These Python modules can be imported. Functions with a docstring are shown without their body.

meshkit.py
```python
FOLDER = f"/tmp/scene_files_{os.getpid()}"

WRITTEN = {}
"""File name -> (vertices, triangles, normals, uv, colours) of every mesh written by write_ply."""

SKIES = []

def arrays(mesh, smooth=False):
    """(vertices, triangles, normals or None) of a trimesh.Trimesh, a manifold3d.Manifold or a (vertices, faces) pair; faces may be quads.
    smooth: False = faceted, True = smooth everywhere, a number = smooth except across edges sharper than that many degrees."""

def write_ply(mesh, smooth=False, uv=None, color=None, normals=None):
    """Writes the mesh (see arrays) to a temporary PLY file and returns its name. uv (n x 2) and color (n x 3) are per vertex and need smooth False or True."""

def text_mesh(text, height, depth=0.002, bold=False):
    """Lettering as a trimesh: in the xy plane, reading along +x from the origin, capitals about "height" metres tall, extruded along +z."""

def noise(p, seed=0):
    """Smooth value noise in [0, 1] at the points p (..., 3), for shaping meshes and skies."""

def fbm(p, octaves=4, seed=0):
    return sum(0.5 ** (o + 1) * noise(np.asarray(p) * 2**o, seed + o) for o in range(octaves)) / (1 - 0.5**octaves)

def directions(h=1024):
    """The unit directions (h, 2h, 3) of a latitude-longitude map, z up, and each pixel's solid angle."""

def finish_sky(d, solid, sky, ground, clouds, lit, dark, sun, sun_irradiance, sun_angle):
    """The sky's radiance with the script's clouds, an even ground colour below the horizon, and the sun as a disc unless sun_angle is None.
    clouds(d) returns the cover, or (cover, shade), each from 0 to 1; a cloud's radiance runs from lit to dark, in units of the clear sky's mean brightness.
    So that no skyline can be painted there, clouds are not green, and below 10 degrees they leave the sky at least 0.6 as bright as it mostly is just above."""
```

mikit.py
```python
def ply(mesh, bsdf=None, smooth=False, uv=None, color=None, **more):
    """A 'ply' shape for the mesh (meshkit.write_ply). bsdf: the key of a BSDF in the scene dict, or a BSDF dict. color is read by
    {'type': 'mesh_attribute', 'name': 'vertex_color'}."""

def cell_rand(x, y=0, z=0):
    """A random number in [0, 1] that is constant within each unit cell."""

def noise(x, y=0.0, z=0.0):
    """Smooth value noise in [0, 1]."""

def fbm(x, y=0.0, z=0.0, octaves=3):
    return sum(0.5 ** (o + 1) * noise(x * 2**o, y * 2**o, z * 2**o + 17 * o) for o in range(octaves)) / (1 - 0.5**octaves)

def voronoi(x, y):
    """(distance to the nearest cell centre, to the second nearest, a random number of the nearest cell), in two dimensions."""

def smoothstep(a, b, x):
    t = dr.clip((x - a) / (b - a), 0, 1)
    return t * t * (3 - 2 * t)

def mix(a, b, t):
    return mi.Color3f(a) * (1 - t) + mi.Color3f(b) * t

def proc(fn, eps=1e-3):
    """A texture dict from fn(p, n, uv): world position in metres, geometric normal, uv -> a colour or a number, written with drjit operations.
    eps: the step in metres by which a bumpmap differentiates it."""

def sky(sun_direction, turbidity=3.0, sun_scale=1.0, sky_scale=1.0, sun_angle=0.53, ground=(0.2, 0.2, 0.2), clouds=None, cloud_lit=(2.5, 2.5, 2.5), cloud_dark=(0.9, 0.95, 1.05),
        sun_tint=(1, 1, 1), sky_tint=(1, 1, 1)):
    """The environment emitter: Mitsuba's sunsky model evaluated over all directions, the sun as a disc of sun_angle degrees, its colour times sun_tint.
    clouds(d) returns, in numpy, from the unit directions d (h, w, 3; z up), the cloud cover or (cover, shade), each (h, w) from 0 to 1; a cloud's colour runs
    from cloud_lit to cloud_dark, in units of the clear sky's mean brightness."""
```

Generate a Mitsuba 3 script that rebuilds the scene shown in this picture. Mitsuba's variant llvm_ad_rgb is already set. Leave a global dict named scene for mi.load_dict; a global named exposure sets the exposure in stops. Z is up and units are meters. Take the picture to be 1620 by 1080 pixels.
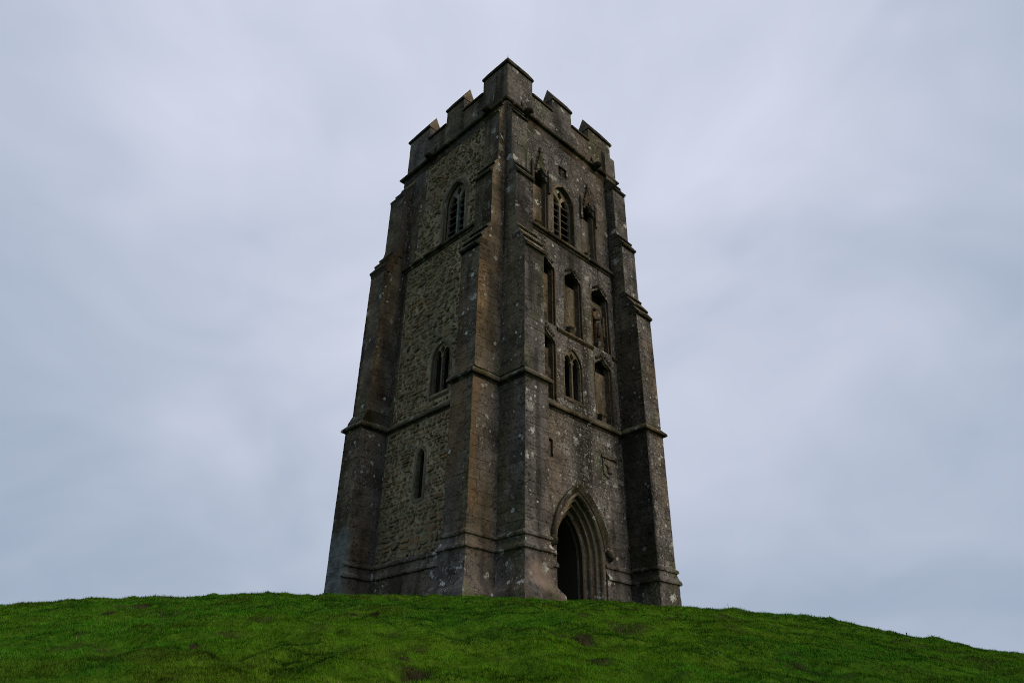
import math
import numpy as np, trimesh, mitsuba as mi, mikit, meshkit
import drjit as dr
from shapely.geometry import Polygon, box as sbox, MultiPolygon
from shapely import affinity
from shapely.ops import unary_union
import manifold3d as m3
from mikit import proc, noise, fbm, voronoi, cell_rand, smoothstep, mix

T = mi.ScalarTransform4f
scene, labels = {}, {}
# ------------------------------------------------------------------ camera, sky, exposure
CAM = np.array([-13.3357, -14.2618, -3.4])
FW = np.array([0.60581269, 0.62467526, 0.49271879])
UP = np.array([-0.35335532, -0.34361281, 0.87009784])
FPX = 1118.22            # focal length in pixels of a 1620 pixel wide picture
scene['camera'] = {'type': 'perspective', 'fov': math.degrees(2 * math.atan(810 / FPX)), 'fov_axis': 'x', 'near_clip': 0.1, 'far_clip': 8000.0,
                   'to_world': T().look_at(origin=CAM.tolist(), target=(CAM + FW).tolist(), up=UP.tolist())}


def cloud_cover(d):
    el = np.degrees(np.arcsin(np.clip(d[..., 2], -1, 1)))
    w = np.stack([meshkit.fbm(d * 3.0 + 7.1 * k, 3, seed=40 + k) for k in range(3)], -1) - .5
    q = d * np.array([1.0, 1.0, 1.35]) + .35 * w
    n1 = meshkit.fbm(q * 1.9 + 3.1, 4, seed=5)
    n2 = meshkit.fbm(q * 4.3 + 11.0, 4, seed=9)
    n3 = meshkit.fbm(q * 9.0 + 4.0, 4, seed=14)
    thin = np.array([0.52, 0.53, 0.67])                     # where the cloud is thinnest
    ang = np.degrees(np.arccos(np.clip(d @ (thin / np.linalg.norm(thin)), -1, 1)))
    low = 1 - np.clip((el - 2) / 40, 0, 1)
    shade = 0.76 * (1 - np.exp(-(ang / 40) ** 2)) + 0.20 * low + 0.60 * (n1 - 0.47) + 0.46 * (n2 - 0.5) + 0.30 * (n3 - 0.5) + 0.08
    return np.ones_like(el), np.clip(shade, 0, 1)


scene['sky'] = mikit.sky((0.30, -0.85, 0.60), turbidity=3, sun_scale=0.30, sun_angle=60, clouds=cloud_cover,
                         cloud_lit=(1.50, 1.56, 1.84), cloud_dark=(0.70, 0.87, 1.12), ground=(0.05, 0.07, 0.03))
exposure = 2.62

# ------------------------------------------------------------------ dimensions of the tower (metres; near corner of the walls at the origin)
AR, AL = 7.0, 6.853                     # length of the right-hand (entrance) wall along x and of the left-hand (rubble) wall along y
Z1, Z2, Z3 = 6.21, 13.26, 18.77         # string courses
BASE = -0.7
rng = np.random.default_rng(7)


# ------------------------------------------------------------------ materials
def face_h(p, n):
    return dr.select(dr.abs(n.x) > dr.abs(n.y), p.y + 40.0, p.x)


def lichen(h, v, p, amount):
    """cover of pale lichen: rosettes and rings with ragged edges, patches of fine speckle"""
    cl = fbm(h * 0.55 + 3, v * 0.45 + 1, 0.5, octaves=2)
    dens = smoothstep(0.30, 0.62, cl) * amount
    wx, wy = noise(h * 7, v * 7, 3.0) - 0.5, noise(h * 7 + 9, v * 7 + 4, 6.0) - 0.5
    rag = (noise(h * 24, v * 24, 7.0) - 0.5) * 0.30
    d, _, r = voronoi(h / 0.46 + 0.7 + wx * 0.35, v / 0.46 + 2.3 + wy * 0.35)
    d = d + rag
    rad = 0.08 + 0.26 * cell_rand(r * 917.0, 3, 1)
    keep = dr.select(r < 0.16 + 0.40 * dens, 1.0, 0.0)
    body = smoothstep(rad, rad - 0.05, d)
    ring = smoothstep(rad * 0.70, rad * 0.92, d) * body
    old = cell_rand(r * 613.0, 5, 2)
    big = keep * dr.select(old > 0.35, dr.maximum(ring * 1.0, body * 0.18), body * 0.9)
    part = smoothstep(0.30, 0.60, noise(h * 5 + 2, v * 5, 4.0))
    sp = noise(h * 17 + 5, v * 14, 2.0) * 0.6 + noise(h * 37, v * 33, 6.0) * 0.4
    cut = 0.80 - 0.13 * dens
    speck = smoothstep(cut, cut + 0.08, sp) * smoothstep(0.05, 0.3, dens)
    d3, _, q = voronoi(h / 0.27 + 31.3 + wx * 0.2, v / 0.27 + 17.9 + wy * 0.2)
    rq = 0.09 + 0.16 * cell_rand(q * 431.0, 2, 1)
    band = smoothstep(0.38, 0.60, noise(h * 0.9 + 4, v * 0.5 + 8, 3.0))
    hole = cell_rand(q * 771.0, 6, 3) * 0.9
    spot = dr.select(q < (0.03 + 0.20 * band) * smoothstep(0.08, 0.5, amount), 1.0, 0.0) * smoothstep(rq, rq - 0.05, d3 + rag * 0.25)
    spot = spot * (1 - hole * smoothstep(rq * 0.65, rq * 0.3, d3))
    return dr.clip(dr.maximum(dr.maximum(big * (0.35 + 0.65 * part), speck * 0.5), spot), 0, 1)


def stone_colour(h, v, p, tone, lich, warm, n=None):
    big = fbm(h * 0.42 + 1.7, v * 0.26, 2.0, octaves=3)
    mid = fbm(h * 2.3, v * 1.6, 5.0, octaves=3)
    fine = noise(h * 21, v * 21, p.x + p.y)
    c = mix((0.096, 0.088, 0.081), (0.112, 0.093, 0.068), smoothstep(0.35, 0.65, big + warm))
    if n is not None:
        c = mix(c, (0.099, 0.095, 0.096), smoothstep(0.4, 0.8, -n.y) * smoothstep(-0.25, -0.05, p.x + 0.25 * (mid - 0.5)) * 0.85)
    rust = smoothstep(0.56, 0.74, fbm(h * 0.9 + 8, v * 0.22 + 4, 1.0, octaves=3) + warm * 0.3)
    c = mix(c, (0.135, 0.088, 0.046), rust * (0.55 if n is None else 0.55 - 0.30 * smoothstep(0.4, 0.8, -n.y) * smoothstep(0.0, 0.3, p.x)))
    green = smoothstep(0.60, 0.78, fbm(h * 1.3 + 31, v * 0.6 + 14, 2.0, octaves=3))
    c = mix(c, (0.072, 0.084, 0.040), green * 0.45)
    streak = smoothstep(0.50, 0.72, fbm(h * 1.9 + 20, v * 0.16 + 3, 4.0, octaves=3))
    c = c * (1 - 0.52 * streak)
    pits = smoothstep(0.66, 0.80, noise(h * 13, v * 19, p.x + p.y + 3.0))
    grain = noise(h * 34, v * 34, 5.0)
    c = c * (0.40 + 1.05 * mid) * (0.55 + 0.62 * fine + 0.28 * grain) * (1 - 0.45 * pits) * (0.80 + 0.42 * tone) * 1.12
    li = lichen(h, v, p, lich)
    return mix(c, mix((0.48, 0.50, 0.49), (0.34, 0.36, 0.35), mid), li * 0.85)


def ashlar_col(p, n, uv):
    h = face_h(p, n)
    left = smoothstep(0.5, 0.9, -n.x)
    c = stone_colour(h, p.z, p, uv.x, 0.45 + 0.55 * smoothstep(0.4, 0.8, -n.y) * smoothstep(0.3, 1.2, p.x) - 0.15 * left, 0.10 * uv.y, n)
    return stains_and_dark_side(c, p, h)


def stains_and_dark_side(c, p, h):
    w = noise(h * 3.1, p.z * 1.3, 11.0)
    rust = dr.exp(-(dr.square(p.x + 1.06) + dr.square(p.y - 0.05)) / 0.11) * smoothstep(0.6, 1.6, p.z) * smoothstep(7.2, 5.4, p.z) * smoothstep(0.25, 0.6, w)
    c = mix(c, (0.125, 0.080, 0.038) * mi.Color3f(0.5 + w), rust * 0.62)
    pale = smoothstep(-0.85, -1.0, p.x) * smoothstep(5.6, 5.8, p.y) * smoothstep(2.75, 2.35, p.z + 0.5 * (w - 0.5))
    c = mix(c, (0.135, 0.155, 0.160) * mi.Color3f(0.6 + 0.8 * noise(h * 6, p.z * 6, 2.0)), pale * 0.75)
    worn = dr.exp(-(dr.square(p.x - 0.50) + dr.square(p.y + 1.32) + 0.8 * dr.square(p.z - 0.42)) / 0.19)
    c = mix(c, (0.260, 0.205, 0.180) * mi.Color3f(0.6 + 0.8 * w), smoothstep(0.25, 0.8, worn + 0.4 * (w - 0.5)) * 0.7)
    dark_side = smoothstep(6.22, 6.02, p.x) * smoothstep(5.6, 5.9, p.x) * smoothstep(0.0, -0.06, p.y) * smoothstep(0.9, 2.0, p.z + w) * smoothstep(13.0, 9.5, p.z + 3 * w)  # darker tone on the inner side of the far right buttress
    return mix(c, c * 0.42, dark_side)


def trim_col(p, n, uv):
    h = face_h(p, n) + 13.0
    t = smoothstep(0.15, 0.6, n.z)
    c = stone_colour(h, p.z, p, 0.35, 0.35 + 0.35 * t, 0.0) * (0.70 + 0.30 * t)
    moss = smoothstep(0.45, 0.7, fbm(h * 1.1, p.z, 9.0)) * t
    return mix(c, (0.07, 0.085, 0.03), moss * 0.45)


def coping_col(p, n, uv):
    h = face_h(p, n) + 23.0
    return stone_colour(h, p.z, p, 0.2, 0.10, 0.0) * 0.5


def mortar_col(p, n, uv):
    h, v = p.y, p.z
    a = fbm(h * 1.1, v * 0.8, 2.0)
    c = mix((0.175, 0.144, 0.096), (0.118, 0.101, 0.070), smoothstep(0.35, 0.65, a))
    green = smoothstep(0.52, 0.75, fbm(h * 0.7 + 3, v * 0.5 + 6, 7.0))
    c = mix(c, (0.100, 0.104, 0.060), green * 0.3)
    return c * (1.1 + 1.15 * noise(h * 14, v * 14, 3.0))


def rubble_col(p, n, uv):
    h, v = p.y, p.z
    t = uv.x
    c = mix((0.112, 0.090, 0.053), (0.078, 0.065, 0.043), smoothstep(0.25, 0.45, t))
    c = mix(c, (0.130, 0.100, 0.062), smoothstep(0.62, 0.72, t))
    rd = fbm(h * 0.6 + 5, v * 0.4 + 1, 8.0)
    c = mix(c, (0.128, 0.076, 0.040), smoothstep(0.55, 0.90, t * 0.6 + rd * 0.7) * 0.7)
    warm = dr.exp(-(dr.square(v - 11.6) + dr.square(h - 1.6) * 1.2) / 2.2) + dr.exp(-(dr.square(v - 4.0) + dr.square(h - 2.3) * 1.5) / 1.4)
    c = mix(c, (0.150, 0.090, 0.044), warm * smoothstep(0.2, 0.7, t) * 0.6)
    a = fbm(h * 0.5 + 2, v * 0.35 + 8, 1.0)
    c = mix(c, (0.060, 0.060, 0.050), smoothstep(0.55, 0.75, a) * 0.55)
    m = fbm(h * 5, v * 5, p.x * 5)
    c = c * (0.85 + 1.6 * m) * (0.75 + 0.5 * noise(h * 30, v * 30, p.x * 30)) * (0.82 + 0.3 * uv.y)
    li = lichen(h + 3, v + 5, p, 0.12)
    return mix(c, (0.30, 0.31, 0.29), li * 0.7)


def grass_mix(p):
    a = fbm(p.x * 0.35 + 9, p.y * 0.35 + 2, 0.0, octaves=4)
    b = fbm(p.x * 1.4 + 3, p.y * 1.4 + 7, 1.0, octaves=3)
    return a, b


def grass_col(p, n, uv):
    a, b = grass_mix(p)
    f = fbm(p.x * 5.2 + 11, p.y * 5.2 + 3, 2.0, octaves=2)
    c = mix((0.040, 0.166, 0.010), (0.078, 0.206, 0.009), smoothstep(0.36, 0.62, a))
    c = mix(c, (0.018, 0.072, 0.008), smoothstep(0.47, 0.64, b) * 0.9)
    brown = smoothstep(0.52, 0.72, fbm(p.x * 0.9 + 21, p.y * 0.9 + 5, 3.0, octaves=4))
    c = mix(c, (0.088, 0.088, 0.014), brown * 0.42)
    c = mix(c, (0.110, 0.150, 0.024), smoothstep(0.90, 0.97, uv.x))
    c = mix(c, (0.210, 0.175, 0.090), smoothstep(0.990, 0.994, uv.x))
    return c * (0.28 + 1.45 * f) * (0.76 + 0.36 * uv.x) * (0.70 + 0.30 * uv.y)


def ground_col(p, n, uv):
    a, b = grass_mix(p)
    soil = mix((0.010, 0.009, 0.005), (0.036, 0.031, 0.017), noise(p.x * 12, p.y * 12))
    g = mix((0.028, 0.080, 0.006), (0.056, 0.104, 0.008), a)
    near = dr.maximum(1.0 - dr.sqrt(dr.square(p.x - 1.0) + dr.square(p.y - 1.0)) / 120.0, 0.0)
    cover = smoothstep(0.25, 0.5, b + 0.1)
    bare = mi.Float(0.0)
    for (x, y, r) in BARE:
        q = dr.sqrt(dr.square(p.x - x) + dr.square(p.y - y)) / r + (fbm(p.x * 6, p.y * 6, 0.0) - 0.5) * 1.5
        bare = dr.maximum(bare, smoothstep(1.0, 0.6, q))
    return mix(mix(soil, g, cover), soil, bare) * (0.7 + 0.6 * noise(p.x * 25, p.y * 25))


def bump_stone(p, n, uv):
    h = face_h(p, n)
    return 0.55 * noise(h * 9, p.z * 9, 2.0) + 0.3 * noise(h * 24, p.z * 24, 4.0) + 0.5 * smoothstep(0.62, 0.8, noise(h * 15, p.z * 15, 8.0))


def diffuse(fn):
    return {'type': 'diffuse', 'reflectance': proc(fn)}


def bumped(fn, scale):
    return {'type': 'twosided', 'bsdf': {'type': 'bumpmap', 'bump': proc(bump_stone, 4e-3), 'scale': scale, 'bsdf': diffuse(fn)}}


def flat(rgb):
    return {'type': 'twosided', 'bsdf': {'type': 'diffuse', 'reflectance': {'type': 'rgb', 'value': list(rgb)}}}


# molehills, hollows and bare earth on the slope: (x, y, radius, depth); found from the photograph, built where they lie
HOLLOWS = []
BARE = []

# ------------------------------------------------------------------ mesh helpers


class MB:
    """collects vertices, faces and a per-vertex (tone, warmth)"""

    def __init__(self):
        self.v, self.f, self.uv, self.n = [], [], [], 0

    def add(self, v, f, uv=(0.5, 0.5)):
        v, f = np.asarray(v, float), np.asarray(f, int)
        self.v.append(v); self.f.append(f + self.n); self.n += len(v)
        self.uv.append(np.broadcast_to(np.asarray(uv, float), (len(v), 2)))
        return self

    def mesh(self):
        return np.vstack(self.v), np.vstack(self.f)

    def __bool__(self):
        return self.n > 0


USED = {}


def key_for(base):
    k = USED.get(base, -1) + 1
    USED[base] = k
    return base if k == 0 else f'{base}_{k:03d}'


def emit(base, mb, mat, smooth=False, **lab):
    """one entry of the scene"""
    key = key_for(base)
    if isinstance(mb, MB):
        v, f = mb.mesh()
        uv = np.vstack(mb.uv)
    else:
        v, f, _ = meshkit.arrays(mb)
        uv = np.full((len(v), 2), 0.5)
    if smooth not in (False, True):
        scene[key] = mikit.ply((v, f), mat, smooth=smooth)
    else:
        scene[key] = mikit.ply((v, f), mat, smooth=smooth, uv=uv)
    if lab:
        labels[key] = lab
    return key


def box_vf(lo, hi):
    lo, hi = np.minimum(lo, hi), np.maximum(lo, hi)
    v = np.array([[(hi if (i >> k) & 1 else lo)[k] for k in range(3)] for i in range(8)])
    f = np.array([[0, 2, 3], [0, 3, 1], [4, 5, 7], [4, 7, 6], [0, 1, 5], [0, 5, 4], [2, 6, 7], [2, 7, 3], [0, 4, 6], [0, 6, 2], [1, 3, 7], [1, 7, 5]])
    return v, f


def tri_poly(poly):
    v, f = trimesh.creation.triangulate_polygon(poly, engine='earcut')
    return np.asarray(v), np.asarray(f)


def polys(g):
    if g.is_empty:
        return []
    return [q for q in getattr(g, 'geoms', [g]) if isinstance(q, Polygon) and q.area > 1e-5]


def extrude(poly, d0, d1):
    """(u, v, depth) mesh of a shapely polygon from depth d0 (front) to d1 (back)"""
    out = MB()
    for q in polys(poly):
        m = trimesh.creation.extrude_polygon(q, d1 - d0, engine='earcut')
        v = np.array(m.vertices); v[:, 2] += d0
        out.add(v, m.faces)
    return out


class Face:
    """a wall plane: (h, z, depth into the wall) -> world"""

    def __init__(self, kind):
        self.kind = kind

    def __call__(self, v):
        h, z, d = v[:, 0], v[:, 1], v[:, 2]
        return {'R': np.stack([h, d, z], 1), 'L': np.stack([d, h, z], 1), 'R2': np.stack([AR - h, AL - d, z], 1), 'L2': np.stack([AR - d, AL - h, z], 1)}[self.kind]


R, L = Face('R'), Face('L')


def put(face, mb, uv=None):
    """a mesh built in (h, z, depth) moved to its wall"""
    out = MB()
    v, f = mb.mesh()
    w = face(v)
    if face.kind in ('R', 'R2'):
        f = f[:, ::-1] if face.kind == 'R2' else f
    out.v, out.f, out.n = [w], [f], len(w)
    out.uv = [np.vstack(mb.uv) if uv is None else np.broadcast_to(np.asarray(uv, float), (len(w), 2))]
    # faces outward: fix the winding by the sign of the enclosed volume
    a, b, c = w[out.f[0][:, 0]], w[out.f[0][:, 1]], w[out.f[0][:, 2]]
    if np.einsum('ij,ij->i', a - w.mean(0), np.cross(b - w.mean(0), c - w.mean(0))).sum() < 0:
        out.f = [out.f[0][:, ::-1]]
    return out


def join(*mbs):
    out = MB()
    for m in mbs:
        v, f = m.mesh()
        out.v.append(v); out.f.append(f + out.n); out.uv.append(np.vstack(m.uv)); out.n += len(v)
    return out


def arch(cx, half, spring, zb, rise=None, apex=None, n=14, c=None):
    """pointed arch polygon; c: distance of the arc centres beyond the axis (so that arches nest)"""
    if c is None:
        H = apex - spring
        r = (half * half + H * H) / (2 * half)
        c = r - half
    r = half + c
    H = math.sqrt(r * r - c * c)
    th = np.linspace(0, math.atan2(H, c), n)
    right = np.stack([cx - c + r * np.cos(th), spring + r * np.sin(th)], 1)
    left = np.stack([2 * cx - right[::-1, 0], right[::-1, 1]], 1)[1:]
    pts = np.vstack([[[cx - half, zb], [cx + half, zb]], right, left])
    return Polygon(pts).buffer(0)


def arch_line(cx, half, spring, zb, c, n=16):
    r = half + c
    H = math.sqrt(max(r * r - c * c, 1e-6))
    th = np.linspace(0, math.atan2(H, c), n)
    right = np.stack([cx - c + r * np.cos(th), spring + r * np.sin(th)], 1)
    left = np.stack([2 * cx - right[::-1, 0], right[::-1, 1]], 1)[1:]
    return np.vstack([[[cx + half, zb]], right, left, [[cx - half, zb]]])


def loft(rows):
    """rows: list of (n, 3) polylines of equal length -> sheet"""
    out = MB()
    n = len(rows[0])
    v = np.vstack(rows)
    i, j = np.meshgrid(np.arange(len(rows) - 1), np.arange(n - 1), indexing='ij')
    a = (i * n + j).ravel()
    f = np.vstack([np.stack([a, a + 1, a + n + 1], 1), np.stack([a, a + n + 1, a + n], 1)])
    return out.add(v, f)


def ring_loft(outline, profile):
    """a moulding round a rectilinear outline (counter-clockwise): profile = closed list of (offset, z)"""
    o = np.asarray(outline, float)
    e = np.roll(o, -1, 0) - o
    nrm = np.stack([e[:, 1], -e[:, 0]], 1) / np.linalg.norm(e, axis=1, keepdims=True)
    mit = nrm + np.roll(nrm, 1, 0)
    n, out = len(o), MB()
    v = np.vstack([np.c_[o + mit * a, np.full(n, z)] for a, z in profile])
    m = len(profile)
    f = []
    for i in range(m):
        for j in range(n):
            a, b = i * n + j, i * n + (j + 1) % n
            c, d = ((i + 1) % m) * n + (j + 1) % n, ((i + 1) % m) * n + j
            f += [[a, b, c], [a, c, d]]
    return out.add(v, np.array(f))


def run(face, h0, h1, profile):
    """a straight moulding on a wall from h0 to h1: profile = closed list of (projection, z)"""
    q = Polygon([(-a, z) for a, z in profile]).buffer(0)
    m = trimesh.creation.extrude_polygon(q, h1 - h0, engine='earcut')
    v = np.array(m.vertices)
    out = MB().add(np.stack([v[:, 2] + h0, v[:, 1], v[:, 0]], 1), m.faces)
    return put(face, out)


def block(u0, u1, z0, z1, d, back, uv, ch=0.007, g=0.0034):
    """a chamfered ashlar block in (h, z, depth); returns vertices, faces"""
    ux = [u0 + g, u1 - g, u1 - g, u0 + g]; zx = [z0 + g, z0 + g, z1 - g, z1 - g]
    ui = [u0 + g + ch, u1 - g - ch, u1 - g - ch, u0 + g + ch]; zi = [z0 + g + ch, z0 + g + ch, z1 - g - ch, z1 - g - ch]
    v = np.array([[a, b, back] for a, b in zip(ux, zx)] + [[a, b, d + ch * 0.7] for a, b in zip(ux, zx)] + [[a, b, d] for a, b in zip(ui, zi)])
    f = []
    for k in range(4):
        a, b = k, (k + 1) % 4
        f += [[a, b, b + 4], [a, b + 4, a + 4], [a + 4, b + 4, b + 8], [a + 4, b + 8, a + 8]]
    f += [[8, 9, 10], [8, 10, 11]]
    return v, np.array(f)


ASHLAR, RUBBLE = [], []      # (holder key, weight, MB) of every single block and stone, sorted out at the end


def weight_of(mb):
    v, _ = mb.mesh()
    c = v.mean(0)
    ext = np.ptp(v, axis=0)
    a = np.sort(ext)[1:]
    return a[0] * a[1] / np.sum((c - CAM) ** 2)


def ashlar(holder, face, region, depth, hrange=(0.26, 0.40), lrange=(0.38, 0.80), warm=0.5, back=0.03, seed=0, mat='ashlar'):
    """courses of squared blocks filling a region (shapely, in h and z) of a wall plane; depth 0 is the plane measured in the photograph"""
    r = np.random.default_rng(seed)
    h0, z0, h1, z1 = region.bounds
    rect = abs(region.area - (h1 - h0) * (z1 - z0)) < 1e-6
    z, k = z0, 0
    while z < z1 - 1e-6:
        dz = r.uniform(*hrange)
        if z1 - (z + dz) < 0.2:
            dz = z1 - z
        h = h0
        first = True
        while h < h1 - 1e-6:
            dh = r.uniform(*lrange) * (0.55 if first and k % 2 else 1.0)
            first = False
            if h1 - (h + dh) < 0.22:
                dh = h1 - h
            off = r.normal(0, 0.0025)
            uv = (np.clip(r.normal(0.5, 0.20), 0, 1), np.clip(r.normal(warm, 0.2), 0, 1))
            if rect or region.contains(sbox(h, z, h + dh, z + dz)):
                v, f = block(h, h + dh, z, z + dz, depth + off, depth + back, uv)
                m = put(face, MB().add(v, f), uv) if True else None
            else:
                q = sbox(h + .002, z + .002, h + dh - .002, z + dz - .002).intersection(region)
                ps = [x for x in polys(q) if x.area > 0.004]
                m = put(face, extrude(MultiPolygon(ps), depth + off, depth + back), uv) if ps else None
            if m is not None:
                ASHLAR.append((holder, weight_of(m), m, mat))
            h += dh
        z += dz
        k += 1


# ================================================================== THE TOWER
TW = 'church_tower'
labels[TW] = {'label': 'tall dark weathered stone church tower with battlements standing alone on a grassy hilltop', 'category': 'tower'}
MID, TOP, PAR = 0.03, 0.10, 0.17        # how far the wall plane is set back above each string course

# ---- openings
DC, DS, DCC = 3.56, 1.60, 1.098         # doorway: axis, springing height, arc centre offset
door_out = arch(DC, 1.13, DS, BASE - .2, c=DCC)
door_in = arch(DC, 0.655, DS, BASE - .2, c=DCC)
win_r = arch(3.535, 0.47, 8.08, 6.80, apex=8.76)
win_l = arch(3.065, 0.46, 8.20, 6.90, apex=8.86)
bel_r = arch(3.35, 0.60, 15.42, 13.56, apex=16.24)
bel_l = arch(2.975, 0.63, 15.38, 13.56, apex=16.28)
lancet = arch(3.755, 0.20, 4.72, 3.35, apex=5.06)
NICHES = [  # x0, x1, z0, z1 (top of head), kind
    (1.50, 2.48, 13.42, 16.36, 'gabled'), (4.38, 5.36, 13.42, 16.30, 'gabled'),
    (1.52, 2.70, 9.36, 12.30, 'ogee'), (3.13, 4.18, 9.40, 12.30, 'ogee'), (4.68, 5.82, 9.40, 12.30, 'ogee'),
    (1.52, 2.68, 6.46, 9.18, 'ogee'), (4.68, 5.76, 6.46, 9.20, 'ogee')]
niche_holes = [sbox(a, c, b, d) for a, b, c, d, k in NICHES]
plaque_hole = sbox(3.10, 16.80, 3.61, 17.31)
slot_hole = sbox(2.10, 4.41, 2.37, 5.02)

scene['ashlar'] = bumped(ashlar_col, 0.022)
scene['trim'] = bumped(trim_col, 0.010)
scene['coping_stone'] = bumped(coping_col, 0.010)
scene['mortar'] = bumped(mortar_col, 0.032)
scene['rubble'] = bumped(rubble_col, 0.030)
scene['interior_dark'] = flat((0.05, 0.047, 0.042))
scene['slate'] = flat((0.12, 0.125, 0.125))
scene['green_stone'] = {'type': 'twosided', 'bsdf': diffuse(lambda p, n, uv: mix((0.16, 0.20, 0.17), (0.10, 0.125, 0.10), noise(p.x * 9 + p.y * 9, p.z * 4)))}
scene['verdigris'] = flat((0.10, 0.20, 0.16))

stages = [(BASE, Z1 + .02, 0.0), (Z1 + .02, Z2 - .02, MID), (Z2 - .02, 18.62, TOP)]
TH = 1.60
wall_key = {}
# entrance wall (R): front layer with every recess, inner layer with the through openings
core, inner = MB(), None
for z0, z1, ins in stages:
    hole = unary_union([door_out, win_r, bel_r, plaque_hole, slot_hole] + niche_holes)
    reg = sbox(ins, z0, AR - ins, z1)
    core = join(core, put(R, extrude(reg.difference(hole), ins + .02, 0.50))) if core else put(R, extrude(reg.difference(hole), ins + .02, 0.50))
    hole2 = unary_union([door_in, win_r, bel_r])
    leaf = put(R, extrude(sbox(0.5, z0, AR - .5, z1).difference(hole2), 0.50, TH))
    inner = leaf if inner is None else join(inner, leaf)
rw = wall_key['R'] = emit(TW + '__wall', core, 'mortar_grey', label='entrance wall of squared stone with niches and the pointed doorway')
scene['mortar_grey'] = bumped(lambda p, n, uv: stone_colour(face_h(p, n), p.z, p, 0.3, 0.0, 0.0) * 0.85, 0.010)
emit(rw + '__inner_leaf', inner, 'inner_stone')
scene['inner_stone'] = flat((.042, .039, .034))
lw = wall_key['L'] = key_for(TW + '__wall')      # the rubble wall; its mortar core is cast once its stones are laid
for kind in ('R2', 'L2'):
    core = None
    for z0, z1, ins in stages:
        a0, a1 = (ins, AR - TH + .0) if kind == 'R2' else (TH, AL - .5)
        if kind == 'R2':
            a0, a1 = ins, AR - TH
        m = put(Face(kind), extrude(sbox(a0, z0, a1, z1), ins + .02, TH))
        core = m if core is None else join(core, m)
    emit(TW + '__wall', core, 'ashlar')
emit(TW + '__added_light_block', MB().add(*box_vf(np.array([TH - .02, TH - .02, 18.2]), np.array([AR - TH + .02, AL - TH + .02, 18.5]))), 'interior_dark')  # unseen slab added in the open-topped tower to keep the inside dark

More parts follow.
